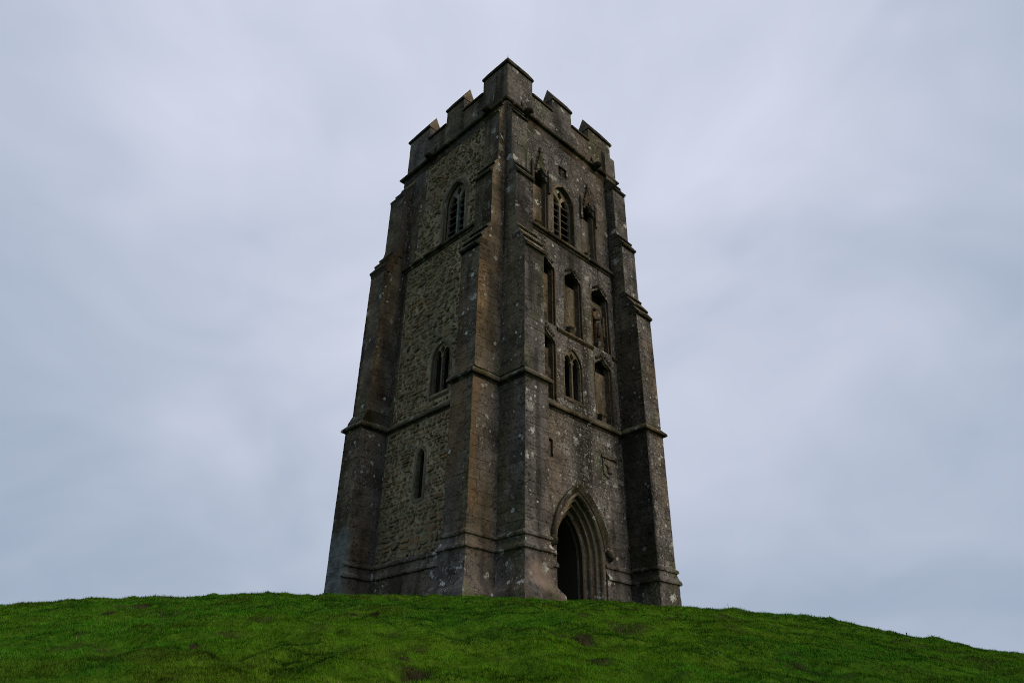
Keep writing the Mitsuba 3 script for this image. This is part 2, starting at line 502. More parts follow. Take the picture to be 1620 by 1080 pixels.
# ---- buttresses: side profile (p, z) per stage with its width; p = projection
PROF = [
    (1.00, [(-.3, BASE), (1.10, BASE), (1.10, 6.20), (-.3, 6.20)]),
    (0.92, [(-.3, 6.20), (1.055, 6.20), (1.055, 10.90), (1.075, 10.95), (1.175, 10.95), (1.175, 11.01), (0.945, 11.37), (1.005, 11.38), (1.005, 11.43),
            (0.690, 11.89), (0.745, 11.90), (0.745, 11.95), (0.600, 12.16), (-.3, 12.16)]),
    (0.88, [(-.3, 12.16), (0.60, 12.16), (0.60, 14.42), (0.62, 14.47), (0.720, 14.47), (0.720, 14.53), (0.47, 14.92), (0.53, 14.93), (0.53, 14.98), (0.335, 15.24), (-.3, 15.24)]),
    (0.83, [(-.3, 15.24), (0.335, 15.24), (0.335, 17.66), (0.35, 17.70), (0.44, 17.70), (0.44, 17.76), (0.13, 18.18), (0.20, 18.20), (0.20, 18.26), (-.09, 18.60), (-.3, 18.60)])]
PROF2 = [  # the far left pair
    (1.00, [(-.3, BASE), (1.10, BASE), (1.10, 6.20), (-.3, 6.20)]),
    (0.95, [(-.3, 6.20), (1.02, 6.20), (1.06, 6.42), (1.05, 6.50), (0.90, 6.82), (0.90, 12.88), (0.92, 12.97), (1.00, 13.06), (0.985, 13.12), (0.78, 13.43), (0.83, 13.50), (0.81, 13.55), (0.60, 13.84), (0.64, 13.90), (0.62, 13.95),
            (0.47, 14.15), (0.40, 14.42), (-.3, 14.42)]),
    (0.95, [(-.3, 14.42), (0.40, 14.42), (0.395, 16.96), (0.41, 17.05), (0.45, 17.12), (0.44, 17.17), (0.20, 17.52), (0.24, 17.58), (0.22, 17.63), (-.09, 18.08), (-.3, 18.08)])]


def place_prof(mb, corner, wall):
    """(p, z, w) -> world; w runs along the wall from the corner"""
    v, f = mb.mesh()
    p, z, w = v[:, 0], v[:, 1], v[:, 2]
    x, y = {('near', 'L'): (-p, w), ('near', 'R'): (w, -p), ('left', 'L'): (-p, AL - w), ('left', 'B'): (w, AL + p),
            ('right', 'R'): (AR - w, -p), ('right', 'B'): (AR + p, w), ('far', 'R'): (AR + p, AL - w), ('far', 'B'): (AR - w, AL + p)}[(corner, wall)]
    ww = np.stack([x, y, z], 1)
    a, b, c = ww[f[:, 0]], ww[f[:, 1]], ww[f[:, 2]]
    if np.einsum('ij,ij->i', a - ww.mean(0), np.cross(b - ww.mean(0), c - ww.mean(0))).sum() < 0:
        f = f[:, ::-1]
    out = MB()
    out.v, out.f, out.uv, out.n = [ww], [f], [np.vstack(mb.uv)], len(ww)
    return out


class Plane:
    """any plane for ashlar: (h, z, depth) -> origin + h * U + depth * D"""

    def __init__(self, o, U, D):
        self.o, self.U, self.D, self.kind = np.array(o, float), np.array(U, float), np.array(D, float), 'X'

    def __call__(self, v):
        return self.o + v[:, :1] * self.U + v[:, 2:3] * self.D + v[:, 1:2] * np.array([0, 0, 1.0])


SD = 100
BUT = [('near', 'L', PROF, 'near corner buttress on the rubble side, stained orange brown'), ('near', 'R', PROF, 'near corner buttress on the entrance side, grey with ring shaped lichens'),
       ('left', 'L', PROF2, 'far left buttress with a pale grey patch at its foot'), ('right', 'R', PROF, 'far right buttress with a darker inner side'),
       ('left', 'B', PROF2, None), ('right', 'B', PROF, None), ('far', 'R', PROF, None), ('far', 'B', PROF, None)]
SH = 0.02
for corner, wall, prof, text in BUT:
    core = None
    for w, pts in prof:
        pts2 = [(p - SH, z) if p > 0 else (p, z) for p, z in pts]
        m = trimesh.creation.extrude_polygon(Polygon(pts2), w - 2 * SH, engine='earcut')
        v = np.array(m.vertices); v[:, 2] += SH
        q = place_prof(MB().add(v, m.faces), corner, wall)
        core = q if core is None else join(core, q)
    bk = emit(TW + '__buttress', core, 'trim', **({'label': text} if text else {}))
    # weathered offsets: dressed sloping stones over the core
    for w, pts in prof[1:]:
        zs = [z for p, z in pts if p > 0]
        prev = None
        P_ = [q for q in pts if q[0] > -.2]
        # split the sloping run into its separate weathering stones at every inward step
        slabs, cur = [], []
        for a, b in zip(P_[:-1], P_[1:]):
            if a[0] == b[0]:
                if cur: slabs.append(cur); cur = []
                continue
            if not cur: cur = [a]
            if b[0] > a[0] and len(cur) > 1 and cur[-1][0] < cur[-2][0]:
                slabs.append(cur); cur = [a]
            cur.append(b)
        if cur: slabs.append(cur)
        for s in slabs:
            if len(s) < 2 or s[0][1] < 6.25 and prof is PROF: continue
            poly = Polygon(s + [(s[-1][0] - .25, s[-1][1] - .004), (s[-1][0] - .25, s[0][1] + .004)]).buffer(0)
            big = max(polys(poly), key=lambda q: q.area, default=None)
            if big is None: continue
            m = trimesh.creation.extrude_polygon(big, w + 0.03, engine='earcut')
            v = np.array(m.vertices); v[:, 2] -= 0.0; v[:, 2] = np.where(v[:, 2] < .01, 0.003, v[:, 2])
            emit(bk + '__weathering_stone', place_prof(MB().add(v, m.faces), corner, wall), 'trim')
    if text is None:
        continue
    # ashlar on the end and on the two sides, stage by stage (straight parts only)
    for i, (w, pts) in enumerate(prof):
        pp = max(p for p, z in pts if abs(z - pts[1][1]) < .05) if i == 0 else pts[1][0]
        z0 = pts[1][1]
        z1 = max(z for p, z in pts if abs(p - pts[1][0]) < .012) if i else 6.07
        if prof is PROF2 and i == 1:
            pp, z0, z1 = 0.90, 6.84, 12.86
        if i == 0: z0 = -.5 if (corner, wall) == ('left', 'L') else 1.5
        if i == 1 and prof is PROF: z0 = 6.42
        flip = corner in ('left', 'right')
        if wall == 'L':
            y0 = AL - w if flip else 0.0
            end = Plane((-pp, y0, 0), (0, 1, 0), (1, 0, 0)); side = Plane((-pp, y0, 0), (1, 0, 0), (0, 1, 0)); side2 = Plane((-pp, y0 + w, 0), (1, 0, 0), (0, -1, 0))
        else:
            x0 = AR - w if flip else 0.0
            end = Plane((x0, -pp, 0), (1, 0, 0), (0, 1, 0)); side = Plane((x0, -pp, 0), (0, 1, 0), (1, 0, 0)); side2 = Plane((x0 + w, -pp, 0), (0, 1, 0), (-1, 0, 0))
        warm = 0.75 if (corner, wall) == ('near', 'L') else 0.4
        SD += 3
        ashlar(bk, end, sbox(0.0, z0, w, z1), 0.0, seed=SD, warm=warm, lrange=(0.35, 0.62))
        ashlar(bk, side, sbox(SH * .5, z0, pp + .02, z1), 0.0, seed=SD + 1, warm=warm, lrange=(0.35, 0.70))
        # the triangle of side wall beside the sloping offset
        if len(pts) > 5:
            sl = [(pp - p, z) for p, z in pts if z >= z1 - .001 and p > 0]
            tri = Polygon([(0.0, z1)] + [(max(a, 0.012), b) for a, b in sl] + [(pp + .02, sl[-1][1]), (pp + .02, z1)]).buffer(0)
            ashlar(bk, side, tri, 0.0, seed=SD + 2, warm=warm)

# ---- plinth, string courses
OUT1 = []


def outline(p, w, ins=0.0):
    """counter-clockwise plan of walls plus eight corner buttresses"""
    g = [sbox(ins, ins, AR - ins, AL - ins)]
    for (x0, x1, y0, y1) in [(-p, .3, 0, w), (0, w, -p, .3), (-p, .3, AL - w, AL), (0, w, AL - .3, AL + p), (AR - w, AR, -p, .3), (AR - .3, AR + p, 0, w), (AR - .3, AR + p, AL - w, AL), (AR - w, AR, AL - .3, AL + p)]:
        g.append(sbox(x0, y0, x1, y1))
    q = unary_union(g).simplify(1e-6)
    c = np.array(q.exterior.coords)[:-1]
    if not q.exterior.is_ccw: c = c[::-1]
    # drop collinear corners
    keep = [i for i in range(len(c)) if abs((c[i] - c[i - 1])[0] * (c[(i + 1) % len(c)] - c[i])[1] - (c[i] - c[i - 1])[1] * (c[(i + 1) % len(c)] - c[i])[0]) > 1e-9]
    return c[keep]


def to_manifold(mb):
    v, f = mb.mesh()
    return m3.Manifold(m3.Mesh(np.ascontiguousarray(v, dtype=np.float32), np.ascontiguousarray(f, dtype=np.uint32)))


def rough(man, length, amp, freq, seed):
    """refine a manifold and nibble at its surface, as weather does"""
    mm = man.refine_to_length(length).to_mesh()
    v, f = np.array(mm.vert_properties[:, :3], float), np.array(mm.tri_verts)
    d = np.stack([meshkit.fbm(v * freq + 17.3 * k, 3, seed=seed + 31 * k) - .5 for k in range(3)], 1)
    return MB().add(v + d * 2 * amp, f)


O1 = outline(1.10, 1.00)
plinth_prof = [(-.35, BASE), (.29, BASE), (.29, -.12), (.27, -.04), (.19, .07), (.11, .19), (.065, .26), (.05, .36), (.045, 1.0), (.055, 1.02), (.115, 1.04), (.12, 1.09), (.10, 1.14), (.045, 1.22), (.015, 1.32), (.012, 1.38), (.06, 1.40), (.07, 1.45), (.05, 1.50), (-.02, 1.55), (-.35, 1.56)]
plinth = to_manifold(ring_loft(O1, plinth_prof))
if plinth.volume() < 0:
    v, f = ring_loft(O1, plinth_prof).mesh(); plinth = to_manifold(MB().add(v, f[:, ::-1]))


def mbox(x0, y0, z0, x1, y1, z1):
    return m3.Manifold.cube([x1 - x0, y1 - y0, z1 - z0]).translate([x0, y0, z0])


plinth = plinth - mbox(1.0, 0.03, -2, 6.0, 3.0, 3) - mbox(2.42, -.95, -2, 4.74, 3.0, 3)
plinth = plinth - mbox(-2, AL - 1.04, -2, -.02, 9, 3)    # the far left buttress has lost its moulding
emit(TW + '__plinth', rough(plinth, 0.10, 0.026, 3.6, 3), 'ashlar_plinth', smooth=35, label='moulded plinth with a spreading foot round the base of the tower')
scene['ashlar_plinth'] = bumped(lambda p, n, uv: stains_and_dark_side(stone_colour(face_h(p, n), p.z, p, 0.42, 0.75, 0.06, n), p, face_h(p, n)), 0.016)


def string(profile, o, seed, label=None, amp=0.006):
    m = to_manifold(ring_loft(o, profile))
    if m.volume() < 0:
        v, f = ring_loft(o, profile).mesh(); m = to_manifold(MB().add(v, f[:, ::-1]))
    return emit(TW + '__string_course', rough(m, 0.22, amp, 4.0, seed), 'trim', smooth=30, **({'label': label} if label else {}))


string([(-.25, 6.03), (.0, 6.08), (.02, 6.13), (.115, 6.15), (.125, 6.20), (.105, 6.25), (-.07, 6.44), (-.25, 6.44)], O1, 11, 'lowest string course stepping round every buttress')
sill = [(-.2, 13.06), (-.0, 13.10), (.02, 13.17), (.11, 13.18), (.125, 13.25), (.10, 13.30), (-.10, 13.47), (-.2, 13.47)]


def wall_string(face, h0, h1, prof, label=None):
    m = to_manifold(run(face, h0, h1, prof))
    if m.volume() < 0:
        v, f = run(face, h0, h1, prof).mesh(); m = to_manifold(MB().add(v, f[:, ::-1]))
    return emit(TW + '__string_course', rough(m, 0.2, 0.006, 4.0, int(h0 * 10) + 5), 'trim', smooth=30, **({'label': label} if label else {}))


wall_string(R, 0.90, AR - 0.88, sill, 'string course below the louvred window of the entrance wall')
wall_string(L, 0.90, AL - 0.95, sill, 'string course below the louvred window of the rubble wall')
mids = [(-.12, 9.17), (-.02, 9.18), (.05, 9.24), (.06, 9.28), (.04, 9.31), (-.06, 9.41), (-.12, 9.41)]
wall_string(R, 2.71, 4.67, mids)
wall_string(R, 5.82, AR - 0.92, mids)
PB = np.array([[PAR, PAR], [AR - PAR, PAR], [AR - PAR, AL - PAR], [PAR, AL - PAR]])
string([(-.3, 18.30), (.072, 18.30), (.074, 18.62), (.10, 18.68), (.20, 18.66), (.235, 18.70), (.235, 18.77), (.20, 18.81), (.0, 18.97), (-.3, 18.97)], PB, 23, 'deep hollow string course under the battlements')

# ---- battlements
par = MB().add(*box_vf(np.array([PAR, PAR, 18.6]), np.array([AR - PAR, PAR + .5, 20.24])))
par.add(*box_vf(np.array([PAR, PAR + .5, 18.6]), np.array([PAR + .5, AL - PAR, 20.24])))
par.add(*box_vf(np.array([PAR + .5, AL - PAR - .5, 18.6]), np.array([AR - PAR, AL - PAR, 20.24])))
par.add(*box_vf(np.array([AR - PAR - .5, PAR + .5, 18.6]), np.array([AR - PAR, AL - PAR - .5, 20.24])))
pk = emit(TW + '__parapet', par, 'mortar_grey', label='battlemented parapet with five merlons in view')


def merlon_spans(n):
    return {'R': [(PAR, 1.62), (2.88, 4.10), (5.28, AR - PAR)], 'L': [(PAR, 1.60), (2.85, 4.00), (5.20, AL - PAR)]}[n]


def saddle(face, h0, h1, zl, ridge, d0, th, end0, end1, mitre0=False, mitre1=False):
    """steep saddle coping of a merlon or embrasure: lip, slope, ridge"""
    o = 0.09
    prof = [(d0 - o, zl), (d0 - o, zl + .10), (d0 + th / 2, ridge), (d0 + th + o, zl + .10), (d0 + th + o, zl)]
    rows = []
    for h, mi_ in ((h0 - end0, mitre0), (h1 + end1, mitre1)):
        s = 1 if h < (h0 + h1) / 2 else -1
        rows.append(np.array([[h + (s * (d - (d0 - o)) if mi_ else 0), z, d] for d, z in prof + prof[:1]]))
    m = loft(rows)
    global CAPS
    CAPS = [put(face, MB().add(r_[:-1], [[0, i, i + 1] for i in range(1, len(r_) - 2)], (.7, .5))) for r_ in rows]
    return put(face, m)


ends = {'R': AR, 'L': AL}
for nm, face in (('R', R), ('L', L)):
    sp = merlon_spans(nm)
    for i, (a, b) in enumerate(sp):
        mer = MB()
        lo = face(np.array([[a if i or nm == 'R' else a + .5, 20.24, PAR + .003]]))[0]; hi = face(np.array([[b, 21.06, PAR + .497]]))[0]
        mer.add(*box_vf(lo, hi))
        mk = emit(pk + '__merlon', mer, 'ashlar')
        first, last = i == 0, i == 2
        emit(pk + '__coping', saddle(face, a, b, 21.03, 21.80, PAR, 0.5, 0.09 if first else 0.03, 0.09 if last else 0.03, first, last), 'coping_stone')
        for cap in CAPS: emit(mk + '__gable_end', cap, 'ashlar')
        if i < 2:
            emit(pk + '__coping', saddle(face, b, sp[i + 1][0], 20.22, 20.62, PAR, 0.5, -.004, -.004), 'coping_stone')
    reg = unary_union([sbox(PAR, 18.97, ends[nm] - PAR, 20.21)] + [sbox(a, 20.2, b, 21.02) for a, b in sp])
    SD += 1
    ashlar(pk, face, reg, PAR - .018, seed=SD, back=0.021, lrange=(.4, .9))
for kind in ('R2', 'L2'):       # the two battlements at the back
    n = AR if kind == 'R2' else AL
    for a, b in ((PAR, 1.62), (2.88, 4.10), (5.28, n - PAR)):
        f_ = Face(kind)
        lo = f_(np.array([[a if not (kind == 'L2' and a < 1) else a + .5, 20.24, PAR]]))[0]; hi = f_(np.array([[b if not (kind == 'L2' and b > 5.5) else b - .5, 21.06, PAR + .5]]))[0]
        emit(pk + '__merlon', MB().add(*box_vf(lo, hi)), 'ashlar')
        c0, c1 = a < 1, b > 5.5
        emit(pk + '__coping', saddle(f_, a, b, 21.03, 21.80, PAR, 0.5, .09 if c0 else .03, .09 if c1 else .03, c0, c1), 'coping_stone')
# pier that carries the far right buttress up through the parapet
pier = MB()
q = Polygon([(6.17, 18.4), (6.86, 18.4), (6.86, 20.02), (6.17, 20.02)])
v = np.array([[x, y, z] for z, yy in ((18.4, -.03), (19.98, -.03)) for x, y in ((6.17, yy), (6.86, yy), (6.86, .18), (6.17, .18))] + [[6.17, .18, 20.30], [6.86, .18, 20.30]])
pier.add(v, [[0, 1, 5], [0, 5, 4], [1, 2, 6], [1, 6, 5], [3, 0, 4], [3, 4, 7], [4, 5, 9], [4, 9, 8], [5, 6, 9], [4, 8, 7]])
emit(pk + '__pier', pier, 'ashlar')

# ---- ashlar facing of the entrance wall
cut = unary_union([door_out.buffer(.02), win_r.buffer(.05), bel_r.buffer(.12), plaque_hole, slot_hole] + niche_holes)
for z0, z1, ins, w in ((1.5, 6.06, 0.0, 1.0), (6.40, 13.08, MID, .92), (13.44, 18.32, TOP, .86)):
    SD += 1
    reg = sbox(w, z0, AR - w, z1).difference(cut)
    ashlar(rw, R, reg, ins, seed=SD, hrange=(.24, .40), lrange=(.35, .85), warm=0.5)
reg = unary_union([sbox(1.0, BASE + .3, 2.42, 1.0), sbox(4.74, BASE + .3, 6.0, 1.0)])
# quoin strips of dressed stone beside the buttresses on the rubble wall
for z0, z1, ins, a0, a1 in ((1.5, 6.06, 0.0, 5.80, 5.87), (6.40, 13.08, MID, 5.62, 5.92), (13.44, 16.0, TOP, 5.30, 5.92), (16.0, 18.32, TOP, 4.98, 5.92), (15.2, 18.32, TOP, .80, 1.05)):
    SD += 1
    ashlar(lw, L, sbox(a0, z0, a1, z1), ins - .004, seed=SD, lrange=(.3, .6), back=.09)

# ---- rubble stones of the side wall
sur_l = unary_union([lancet.buffer(.12), win_l.buffer(.14), bel_l.buffer(.20)])


def rubble_field(z0, z1, h0, h1, ins, r):
    z = z0
    while z < z1 - .06:
        dz = float(np.clip(r.gamma(4.5, .033), .08, .34))
        if z1 - z - dz < .1: dz = z1 - z
        h = h0 - r.uniform(0, .2)
        while h < h1:
            dh = dz * r.uniform(.6, 2.6)
            dh = float(np.clip(dh, .10, .50))
            if dz > .2 and r.random() < .45:   # two small stones, one on the other
                s = r.uniform(.4, .6)
                cells = [(h, h + dh, z, z + dz * s), (h, h + dh, z + dz * s, z + dz)]
            else:
                cells = [(h, h + dh, z, z + dz)]
            for (a, b, c, d) in cells:
                a_, b_ = max(a, h0), min(b, h1)
                if b_ - a_ < .08: continue
                stone(a_, b_, c, d, ins, r)
            h += dh
        z += dz


def stone(a, b, c, d, ins, r):
    wv = lambda h, z: 0.10 * (meshkit.noise(np.array([[h * .8, z * .5, 1.0]]), 4)[0] - .5) + 0.05 * (meshkit.noise(np.array([[h * 2.6, z * 2, 5.0]]), 8)[0] - .5)
    cx, cz, hw, hh = (a + b) / 2, (c + d) / 2, (b - a) / 2, (d - c) / 2
    cz = cz + wv(cx, cz)
    g = r.uniform(.010, .026)
    hw, hh = hw - g, hh - g * .8
    if hw < .03 or hh < .025: return
    n = 9
    th = (np.arange(n) + r.uniform(-.3, .3, n)) * 2 * np.pi / n + r.uniform(0, 1)
    e = r.uniform(2.6, 7.0)
    rad = (np.abs(np.cos(th)) ** e + np.abs(np.sin(th)) ** e) ** (-1 / e) * r.uniform(.78, 1.08, n)
    tilt = r.normal(0, .16)
    X, Z = hw * rad * np.cos(th), hh * rad * np.sin(th)
    Z = Z + X * tilt
    pr = float(np.clip(r.normal(.012, .018), -.012, .055))       # how proud the face stands
    dp = ins - pr
    if Polygon(np.c_[cx + X, cz + Z]).intersects(sur_l): return
    if hw < .16 and r.random() < .05:
        PITS.append(Polygon(np.c_[cx + X * .8, cz + Z * .7]).buffer(0)); return
    k = r.uniform(.74, .90)
    lean = r.normal(0, .09, 2)
    ring0 = np.c_[cx + X, cz + Z, np.full(n, ins + .10)]
    ring1 = np.c_[cx + X * .97, cz + Z * .97, dp + r.uniform(.018, .040, n)]
    ring2 = np.c_[cx + X * k, cz + Z * k, dp + r.uniform(-.006, .014, n) + lean[0] * X + lean[1] * Z]
    top = np.array([[cx + r.uniform(-.2, .2) * hw, cz + r.uniform(-.2, .2) * hh, dp - r.uniform(0, .014)]])
    v = np.vstack([ring0, ring1, ring2, top])
    f = []
    for i in range(n):
        j = (i + 1) % n
        f += [[i, j, n + j], [i, n + j, n + i], [n + i, n + j, 2 * n + j], [n + i, 2 * n + j, 2 * n + i], [2 * n + i, 2 * n + j, 3 * n]]
    uv = (r.random(), r.random())
    m = put(L, MB().add(v, f), uv)
    RUBBLE.append((lw, weight_of(m), m, 'rubble'))


rr = np.random.default_rng(21)
PITS = []
rubble_field(1.52, 6.04, .98, 5.80, 0.0, rr)
rubble_field(6.44, 13.06, .95, 5.62, MID, rr)
rubble_field(13.46, 18.32, .90, 5.30, TOP, rr)
rubble_field(16.0, 18.32, 1.05, 4.98, TOP, rr) if False else None
RUBBLE[:] = [q for q in RUBBLE if not (q[2].v[0][:, 2].min() > 15.95 and q[2].v[0][:, 1].max() > 4.98) and not (q[2].v[0][:, 2].min() > 15.1 and q[2].v[0][:, 1].min() < 1.05)]
core = None
open_l, pits = unary_union([lancet, win_l, bel_l]), unary_union(PITS)
for z0, z1, ins in stages:
    reg = sbox(0.50, z0, AL - ins, z1).difference(open_l)
    m = put(L, extrude(reg.difference(pits), ins + 0.018, ins + .13))
    leaf = put(L, extrude(reg, ins + .13, TH))
    core, inner = (m, leaf) if core is None else (join(core, m), join(inner, leaf))
v_, f_ = core.mesh()
scene[lw] = mikit.ply((v_, f_), 'mortar', uv=np.vstack(core.uv))
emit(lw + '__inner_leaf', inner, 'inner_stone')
labels[lw] = {'label': 'side wall of irregular brown rubble stones in pale mortar'}

# ---- doorway: moulded orders, hood mould
prof = [(1.15, -.012), (1.10, .0), (1.075, .03), (1.05, .09), (1.065, .14), (1.02, .19), (.985, .17), (.955, .17), (.935, .21), (.945, .27), (.915, .32), (.875, .33), (.845, .30), (.815, .32), (.805, .38), (.815, .43), (.775, .48), (.735, .48), (.71, .50), (.70, .55), (.665, .60), (.65, .66), (.65, .72)]
rows = []
for hw, dp in prof:
    ln = arch_line(DC, hw, DS, BASE, DCC, 18)
    rows.append(np.c_[ln, np.full(len(ln), dp)])
dk = emit(TW + '__doorway', put(R, loft(rows)), 'doorstone', smooth=True, label='pointed doorway with nested arch mouldings')
scene['doorstone'] = bumped(lambda p, n, uv: stone_colour(face_h(p, n), p.z, p, 0.62, 0.22, 0.12) * 1.12, 0.012)
hp = [(1.17, .02), (1.19, -.03), (1.25, -.05), (1.30, -.10), (1.37, -.125), (1.40, -.10), (1.40, .02)]
rows = []
for hw, dp in hp:
    r_ = hw + DCC
    th = np.linspace(math.asin(.27 / r_), math.atan2(math.sqrt(r_ ** 2 - DCC ** 2), DCC), 18)
    ln = np.stack([DC - DCC + r_ * np.cos(th), DS + r_ * np.sin(th)], 1)
    ln = np.vstack([ln, np.c_[2 * DC - ln[::-1, 0], ln[::-1, 1]][1:]])
    rows.append(np.c_[ln, np.full(len(ln), dp)])
emit(dk + '__hood_mould', put(R, loft(rows)), 'trim', smooth=45)


def lumps(pts, length=0.06, amp=0.012, seed=0, hulls=None):
    """a carved lump: hulls of neighbouring spheres, refined, nibbled"""
    sp = [m3.Manifold.sphere(r, 14).translate(list(p)) for *p, r in pts]
    pairs = hulls if hulls is not None else [(i, i + 1) for i in range(len(sp) - 1)]
    body = m3.Manifold.batch_hull([sp[i] for i in pairs[0]])
    for h in pairs[1:]:
        body = body + m3.Manifold.batch_hull([sp[i] for i in h])
    return rough(body, length, amp, 9.0, seed)


for s in (-1, 1):
    x = DC + s * 1.30
    emit(dk + '__label_stop', lumps([(x, -.10, 1.86, .11), (x + s * .05, -.16, 1.74, .10), (x + s * .10, -.06, 1.70, .09)], .05, .025, 3 + s), 'trim', smooth=True)

# ---- windows


def window(face, opening, cx, half, spring, zb, apex, depth, louvres, mull, text, trefoil, mat='ashlar', mullmat=None):
    wk = emit(TW + '__window', put(face, extrude(opening.buffer(.05 if not louvres else .12).difference(opening).intersection(sbox(-9, zb, 99, 99)), depth - .008, depth + .06)), 'doorstone', label=text)
    c = apex - spring
    # Y tracery: frame, mullion, two pointed lights whose heads cross
    fr = opening.difference(opening.buffer(-.05))
    mw = mull
    lights = []
    H = apex - spring
    for s in (-1, 1):
        lc = cx + s * (half - .05 + mw / 2) / 2
        lh = (half - .05 - mw / 2) / 2
        top = spring + H * (.52 if not trefoil else .34)
        lights.append(arch(lc, lh, top - lh * 1.25, zb, apex=top + lh * .35))
    inner = opening.buffer(-.05)
    body = inner.difference(unary_union(lights))
    # dagger shaped opening in the head
    head = arch(cx, half * .30, spring + H * .48, spring + H * .36, apex=apex - .16)
    kite = Polygon([(cx, spring + H * .36), (cx + half * .20, spring + H * .58), (cx, apex - .15), (cx - half * .20, spring + H * .58)]).buffer(.02)
    body = body.difference(kite)
    if trefoil:
        for s in (-1, 1):
            e = Polygon([(cx + s * half * .45, spring + H * .36), (cx + s * half * .62, spring + H * .30), (cx + s * half * .60, spring + H * .48)]).buffer(.02)
            body = body.difference(e)
    else:
        pass
    cusps = []
    for s, lt in zip((-1, 1), lights):
        lc = cx + s * (half - .05 + mw / 2) / 2
        lh = (half - .05 - mw / 2) / 2
        tz = lt.bounds[3]
        for t in (-1, 1):
            cusps.append(Polygon([(lc + t * lh * 1.02, tz - lh * 1.75), (lc + t * lh * .58, tz - lh * 1.38), (lc + t * lh * .98, tz - lh * 1.05)]))
    body = unary_union([body, fr.intersection(sbox(-9, zb, 99, 99))] + [q.intersection(inner) for q in cusps])
    dd = depth + (.20 if louvres else .06)
    mul = body.intersection(sbox(cx - mw / 2, zb, cx + mw / 2, spring + H * .2)) if mullmat else None
    if mul is not None:
        body = body.difference(mul.buffer(.001))
        emit(wk + '__mullion', put(face, extrude(mul, dd - .02, dd + .12)), mullmat)
    emit(wk + '__tracery', put(face, extrude(body, dd, dd + .11)), 'tracery_stone')
    if louvres:
        for s in (-1, 1):
            lc = cx + s * (half - .05 + mw / 2) / 2
            lh = (half - .05 - mw / 2) / 2
            z = zb + .12
            while z < spring + .15:
                v, f = box_vf(np.array([lc - lh - .02, 0, 0]), np.array([lc + lh + .02, .035, .42]))
                # board leaning back: lower front edge, upper back edge
                V = np.c_[v[:, 0], z + v[:, 2] * .62 + v[:, 1] * .6, dd + .02 + v[:, 2] * .70 - v[:, 1] * .3]
                emit(wk + '__louvre', put(face, MB().add(V, f)), 'slate')
                z += .34
    # sloping sill and the dark room behind
    emit(wk + '__sill', run(face, cx - half - .06, cx + half + .06, [(-depth - .6, zb - .2), (-depth + .0, zb - .2), (-depth + .015, zb - .1), (-depth - .35, zb + .035), (-depth - .6, zb + .04)]), 'trim')
    return wk


window(R, win_r, 3.535, .47, 8.08, 6.80, 8.76, MID, False, .065, 'two light window between the lower niches', False)
window(L, win_l, 3.065, .46, 8.20, 6.90, 8.86, MID, False, .065, 'narrow two light window in the middle of the rubble wall', False)
window(R, bel_r, 3.35, .60, 15.42, 13.56, 16.24, TOP, True, .085, 'louvred bell opening between two gabled niches', True)
window(L, bel_l, 2.975, .63, 15.38, 13.56, 16.28, TOP, True, .10, 'louvred bell opening with a greenish mullion in the rubble wall', True, mullmat='green_stone')
# plain dressed surrounds in the rubble
for op, ins, bw, zb in ((lancet, 0.0, .12, 3.25), (win_l, MID, .14, 6.76), (bel_l, TOP, .20, 13.45)):
    ring = op.buffer(bw).difference(op.buffer(.05 if op is win_l else .12)).intersection(sbox(-9, zb, 99, 99))
    if op is lancet: ring = op.buffer(bw).difference(op)
    h0, z0, h1, z1 = ring.bounds
    SD += 1
    ashlar(lw, L, ring, ins + .004, hrange=(.22, .42), lrange=(.9, 1.2) if False else (.3, .5), seed=SD, back=.1, warm=.6, mat='jamb_stone')
emit(TW + '__lancet', put(L, extrude(lancet.difference(lancet.buffer(-.025)), .04, .16)), 'jamb_stone', label='narrow lancet slit low in the rubble wall')

